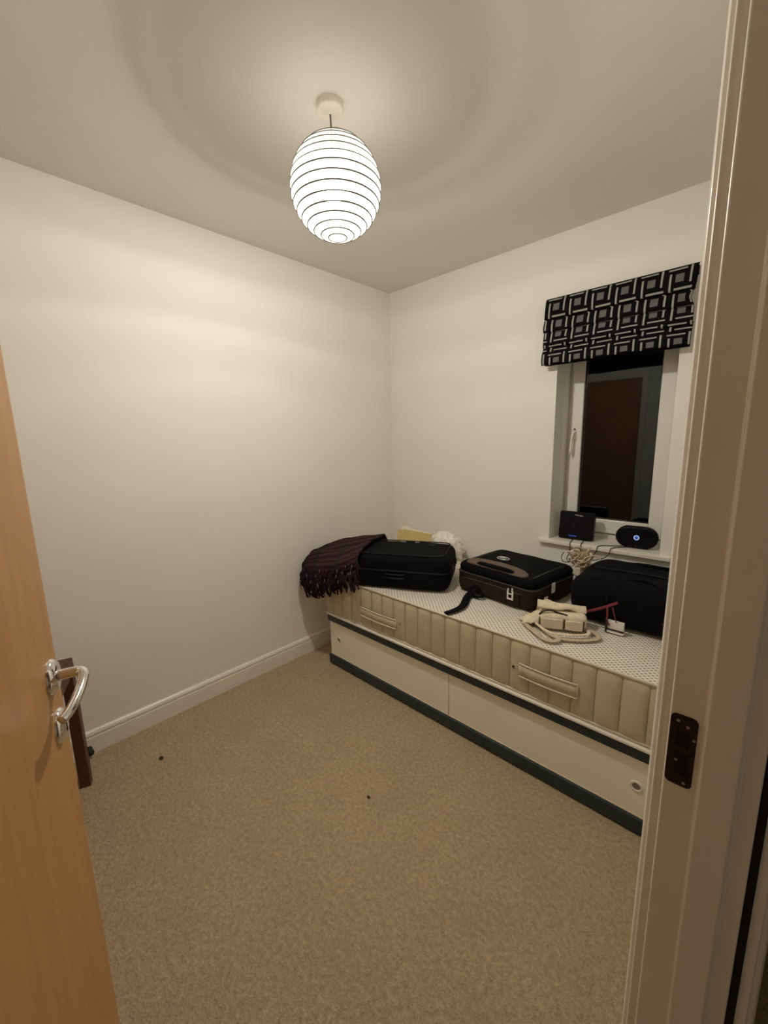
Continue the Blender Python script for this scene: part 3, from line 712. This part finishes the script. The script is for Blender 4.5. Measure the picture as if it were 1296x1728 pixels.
# ------------------------------------------------------------------ plum blanket with fringe
bk = thing('blanket', 'plum checked wool blanket with long fringe hanging over the bed corner', 'blanket', (.3, -.8, BZ+.10))
O = Vector((.3, -.8, BZ+.10))
fold = [(.055, -.905, .583), (.11, -.915, .628), (.19, -.915, .655), (.29, -.915, .672), (.385, -.91, .693), (.47, -.905, .730), (.555, -.880, .775)]
bot = [(.065, -.895, .495), (.13, -.905, .455), (.21, -.905, .460), (.30, -.905, .490), (.375, -.90, .520), (.48, -.895, .560), (.575, -.89, .600)]
rid = [(.095, -.915, .612), (.12, -.858, .690), (.15, -.811, .722), (.18, -.716, .746), (.235, -.645, .759), (.285, -.566, .765), (.36, -.47, .766)]
def lerp_list(A, t):
    f = t*(len(A)-1); i = min(int(f), len(A)-2); f -= i
    p0 = Vector(A[max(0, i-1)]); p1 = Vector(A[i]); p2 = Vector(A[i+1]); p3 = Vector(A[min(len(A)-1, i+2)])
    return .5*((2*p1)+(p2-p0)*f+(2*p0-5*p1+4*p2-p3)*f*f+(3*p1-p0-3*p2+p3)*f**3)
rows = []; uvs = []; NS = 44
fr_pts = []
for k in range(NS+1):
    t = k/NS; F_ = lerp_list(fold, t); B_ = lerp_list(bot, t); R_ = lerp_list(rid, t); row = []; ur = []
    Bm = F_.lerp(B_, .45)
    for j in range(6):                               # hanging front, from hem up to fold
        s_ = j/6; p = Bm.lerp(F_, s_); p.y -= .012*math.sin(PI*s_); row.append(p)
    for j in range(13):                              # top, fold to ridge
        s_ = j/12; p = F_.lerp(R_, s_); p.z += .010*t+.030*math.sin(PI*s_)*(1-.5*t)+.006*math.sin(s_*19+t*4)
        p.y -= .006*math.sin(PI*s_); row.append(p)
    bkp = Vector((max(.03, R_.x-.05), min(-.2, R_.y+.10), .60))
    for j in range(1, 6):                            # back drop behind the ridge
        s_ = j/5; p = R_.lerp(bkp, s_); p.z += .03*math.sin(PI*s_); row.append(p)
    for j, p in enumerate(row):
        nv = noise.noise_vector(Vector((p.x*14, p.y*14, p.z*14)))*.006+noise.noise_vector(Vector((p.x*40, p.y*40, p.z*40)))*.003
        row[j] = p+nv-O; ur.append((t*.6, j*.022))
    rows.append(row); uvs.append(ur); fr_pts.append((F_, Bm, B_))
blk = MB().grid(rows, uvs).build('wool_cloth', M_plaid, bk, smooth=True, solid=.012)
mb1, mb2 = MB(), MB()
for k in range(150):                                  # fringe strands, uncountable yarn ends
    t = random.random(); f = t*NS; i = min(int(f), NS-1); F_, Bm, B_ = fr_pts[i]
    s0 = random.choice((.0, .0, .25, .5, .8)); a_ = Bm.lerp(F_, s0); e_ = B_+Vector((random.uniform(-.02, .02), random.uniform(-.03, 0), random.uniform(-.018, .025)))
    if s0 > .3: e_ = a_.lerp(e_, .75)
    mid = a_.lerp(e_, .5)+Vector((random.uniform(-.012, .012), -.012-.02*random.random(), 0))
    a_ = a_+Vector((0, -.016, 0))
    (mb1 if random.random() < .55 else mb2).tube([a_-O, mid-O, e_-O], lambda u: .0052-.001*u, 5, smooth=1)
o = mb1.build('fringe', M_plum, bk, smooth=True); o['kind'] = 'stuff'
o = mb2.build('fringe', M_yarn, bk, smooth=True); o['kind'] = 'stuff'
mb = MB()
for k in range(26):
    F_, Bm, B_ = fr_pts[random.randint(0, NS)]; p = B_.lerp(F_, random.random()*.9)+Vector((0, -.038, 0))-O
    mb.tube([p, p+Vector((.002, -.003, -.014))], .0022, 5)
o = mb.build('pale_fleck', mat('grey lilac yarn', (.16, .13, .15), .9), bk); o['kind'] = 'stuff'

# ------------------------------------------------------------------ papers and carrier bag in the corner behind the suitcase
ev = thing('envelope', 'yellow manila envelope with cream papers standing behind the black suitcase', 'envelope', (.40, -.26, MZ), math.radians(10))
lean = Matrix.Rotation(math.radians(-14), 4, 'X')
MB().prism([(-.14, 0), (.13, 0), (.13, .180), (.05, .184), (-.08, .190), (-.125, .180)], .006, lean @ Matrix.Rotation(PI/2, 4, 'X')).build('sleeve', M_manila, ev, bevel=.001)
MB().prism([(-.10, .02), (.12, .02), (.125, .186), (.06, .188), (-.01, .199), (-.085, .220), (-.105, .205)], .003, lean @ Matrix.Translation((0, .008, 0)) @ Matrix.Rotation(PI/2, 4, 'X')).build('paper_sheet', M_sheet, ev)['label'] = 'cream paper sheets poking out'
cb = thing('carrier_bag', 'crumpled white plastic carrier bag in the corner behind the black suitcase', 'bag', (.575, -.12, MZ))
def crumple(rx, ry, rz_, seed, amp, c=(0, 0, 0)):
    vs = []; fs = []; n, m = 36, 20
    for i in range(m+1):
        th = PI*i/m
        for k in range(n):
            ph = 2*PI*k/n; d = Vector((math.sin(th)*math.cos(ph), math.sin(th)*math.sin(ph), math.cos(th)))
            s_ = 1+amp*noise.noise(d*2.3+Vector((seed, 0, 0)))+amp*.7*abs(noise.noise(d*5.5+Vector((0, seed, 0))))
            vs.append((c[0]+d.x*rx*s_, c[1]+d.y*ry*s_, max(0, c[2]+d.z*rz_*s_)))
    for i in range(m):
        for k in range(n): fs.append((i*n+k, i*n+(k+1)%n, (i+1)*n+(k+1)%n, (i+1)*n+k))
    return MB().add(vs, fs)
crumple(.105, .075, .090, 3, .25, (0, 0, .085)).build('bag_body', M_paperw, cb)
crumple(.030, .025, .06, 9, .5, (.105, .01, .085)).build('bag_handle', M_paperw, cb)
MB().tube([(.095, -.02, .10), (.11, -.03, .15), (.13, -.02, .155), (.14, -.01, .10)], .004, 6, smooth=2, flat=.4).build('bag_handle', M_sheet, cb)

# ------------------------------------------------------------------ routers on the sill
r1 = thing('router', 'square black router leaning on the left end of the sill', 'router', (1.342, .085, SILLZ), math.radians(3))
tilt = Matrix.Rotation(math.radians(-7), 4, 'X')
MB().prism(rounded(.182, .155, .010, 5), .036, tilt @ Matrix.Translation((0, 0, .0785)) @ Matrix.Rotation(PI/2, 4, 'X')).build('housing', M_blackp, r1, bevel=.003)
MB().prism(rounded(.15, .125, .008, 5), .0015, tilt @ Matrix.Translation((0, -.036, .0785)) @ Matrix.Rotation(PI/2, 4, 'X')).build('front_panel', M_blackp, r1)
F1 = tilt @ Matrix.Translation((0, -.0377, .0785)) @ Matrix.Rotation(PI/2, 4, 'X')
mb = MB()
for k in range(5): mb.prism(rounded(.006, .005+.002*(k % 2), .001, 2, -.002+k*.009-.005, .060-.0012*k), .0006, F1)
mb.build('logo', M_silver, r1)['label'] = 'small pale maker mark'
mb = MB()
for k in range(5): mb.prism(rounded(.0058, .005, .001, 2, -.030+k*.0085, -.060), .0006, F1)
mb.build('status_text', M_blue, r1)['label'] = 'blue lit lettering'
MB().lathe([(0, .0008), (.0022, .0006), (.0038, 0)], 14, F1 @ Matrix.Translation((-.008, -.002, 0))).build('centre_button', M_gpipe, r1)
MB().prism(rounded(.15, .05, .012, 4), .006).build('foot', M_blackp, r1, loc=(0, .004, 0))
r2 = thing('router', 'oval black hub with glowing blue ring on the sill right of the square router', 'router', (1.640, .080, SILLZ), math.radians(5))
oval = rounded(.190, .112, .055, 10)
MB().prism(oval, .040, Matrix.Translation((0, .014, .058)) @ Matrix.Rotation(PI/2, 4, 'X')).build('housing', M_blackp, r2, bevel=.010, seg=4)
F2 = Matrix.Translation((.001, -.0262, .058)) @ Matrix.Rotation(PI/2, 4, 'X')
MB().tube([(.0105*math.cos(2*PI*k/24), .0105*math.sin(2*PI*k/24), .0004) for k in range(24)], .0026, 6, closed=True).build('ring_light', M_ring, r2).matrix_local = F2
MB().lathe([(0, .0006), (.0045, .0004), (.0048, 0)], 16, F2).build('ring_centre', M_blue, r2)
MB().prism(rounded(.005, .009, .001, 2, -.001, -.043), .0006, F2).build('status_mark', M_gpipe, r2)
MB().prism(rounded(.11, .045, .015, 4), .004).build('foot', M_blackp, r2, loc=(0, 0, 0))

# cables
def cable(pts, label, r=.0022, m=M_cable_b, grp=None):
    o0 = Vector(pts[0]); o = MB().tube([Vector(p)-o0 for p in pts], r, 6, smooth=3).build('cable', m, None, loc=o0, smooth=True)
    return tag(o, label, 'cable', grp)
e = SILLZ+.003
cable([(1.335, .044, e), (1.342, .0, e), (1.347, -.034, e), (1.352, -.045, .775), (1.354, -.050, .745), (1.345, -.07, .715), (1.36, -.08, .70), (1.39, -.09, .715)], 'left black lead dropping from the square router over the sill edge')
cable([(1.392, .048, e), (1.400, .0, e), (1.404, -.034, e), (1.408, -.045, .775), (1.41, -.055, .745), (1.415, -.08, .735)], 'right black lead dropping from the square router over the sill edge')
cable([(1.338, -.085, .752), (1.328, -.08, .742), (1.318, -.07, .718), (1.330, -.08, .695), (1.365, -.085, .70), (1.40, -.09, .72)], 'black lead looping left of the tan cable tangle')
cable([(1.580, .062, e), (1.545, .035, e), (1.500, .010, e), (1.487, -.02, e), (1.487, -.036, e), (1.486, -.044, .775), (1.478, -.06, .755), (1.45, -.08, .74)], 'black lead bending round from the oval hub to the sill front')
cable([(1.605, .050, e), (1.570, .020, e), (1.553, -.02, e), (1.550, -.036, e), (1.549, -.046, .775), (1.543, -.055, .760), (1.52, -.075, .745), (1.47, -.085, .73)], 'black lead falling straight from the oval hub over the sill')
tg = thing('cable_tangle', 'tangle of tan and cream leads hanging below the sill between two bags', 'cables', (1.425, -.10, .72))
for i in range(26):
    c0 = Vector((random.uniform(-.05, .055), random.uniform(-.012, .012), random.uniform(-.035, .035)+.008)); ax = random.uniform(.018, .05); az = random.uniform(.015, .04); ph = random.uniform(0, 6.28)
    pts = []
    for k in range(11):
        u = 2*PI*k/10*1.05+ph; pts.append(c0+Vector((ax*math.cos(u)*math.cos(i)-az*.5*math.sin(u)*math.sin(i), .012*math.sin(2*u+i), az*math.sin(u)+.3*ax*math.cos(u))))
    MB().tube(pts, random.uniform(.0026, .0050), 6, smooth=2).build('lead', (M_cable_t, M_canvas2, M_plug, M_canvas2)[i % 4], tg, smooth=True)
MB().box((-.026, -.022, -.075), (.012, .008, -.028)).build('plug', M_plug, tg, bevel=.006, seg=3)
MB().box((-.06, -.018, -.060), (-.036, .004, -.038)).build('plug', M_plug, tg, bevel=.005, seg=3)
MB().box((.026, -.015, -.052), (.046, .004, -.036)).build('plug', M_plug, tg, bevel=.005, seg=3)
MB().tube([(-.012, -.006, -.072), (-.013, -.01, -.10), (-.008, -.01, -.125)], .004, 6, smooth=1).build('lead', M_label, tg, smooth=True)
MB().tube([(.0, 0, .03), (-.02, .02, .05), (-.03, .045, .052), (-.02, .05, .035)], .0032, 6, smooth=2).build('lead', M_cable_t, tg, smooth=True)

# ------------------------------------------------------------------ stool behind the door, door stop, lint
so = thing('stool', 'red brown wooden stool half hidden behind the open door', 'stool', (.272, -2.286, 0), math.radians(-20))
for sx, sy in ((-1, 1), (1, 1), (-1, -1), (1, -1)):
    x, y = sx*.13, sy*.13
    MB().box((x-.019, y-.019, .02), (x+.019, y+.019, .535)).add([(x-.017, y-.017, .02), (x+.017, y-.017, .02), (x+.017, y+.017, .02), (x-.017, y+.017, .02), (x-.020, y-.020, 0), (x+.020, y-.020, 0), (x+.020, y+.020, 0), (x-.020, y+.020, 0)],
        [(4, 5, 6, 7), (0, 1, 5, 4), (1, 2, 6, 5), (2, 3, 7, 6), (3, 0, 4, 7)]).build('leg', M_redwood, so, bevel=.002)
MB().box((-.149, -.149, .535), (.149, .149, .555)).build('seat', M_redwood, so, bevel=.004)
for sy in (-1, 1): MB().box((-.113, sy*.13-.01, .48), (.113, sy*.13+.01, .53)).build('rail', M_redwood, so)
for sx in (-1, 1): MB().box((sx*.13-.01, -.113, .48), (sx*.13+.01, .113, .53)).build('rail', M_redwood, so)
ds = thing('door_stop', 'small black rubber door stop on the skirting beside the stool leg', 'door stop', (.016, -2.072, .033))
MB().lathe([(.012, 0), (.012, .006), (.009, .008), (.009, .028), (.0, .028)], 16, Matrix.Rotation(PI/2, 4, 'Y')).build('stem', M_rubber, ds, smooth=True)
MB().lathe([(.009, .024), (.0135, .026), (.0135, .038), (.010, .042), (0, .042)], 16, Matrix.Rotation(PI/2, 4, 'Y')).build('buffer', M_rubber, ds, smooth=True)
tag(crumple(.007, .005, .004, 2, .4, (0, 0, .002)).build('lint_speck', M_lint, None, loc=(1.106, -1.3766, 0)), 'dark lint speck on the carpet in the middle of the room', 'lint')
tag(crumple(.011, .008, .004, 5, .4, (0, 0, .002)).build('lint_speck', M_lint, None, loc=(.278, -1.8596, 0)), 'dark lint speck on the carpet near the left skirting', 'lint')
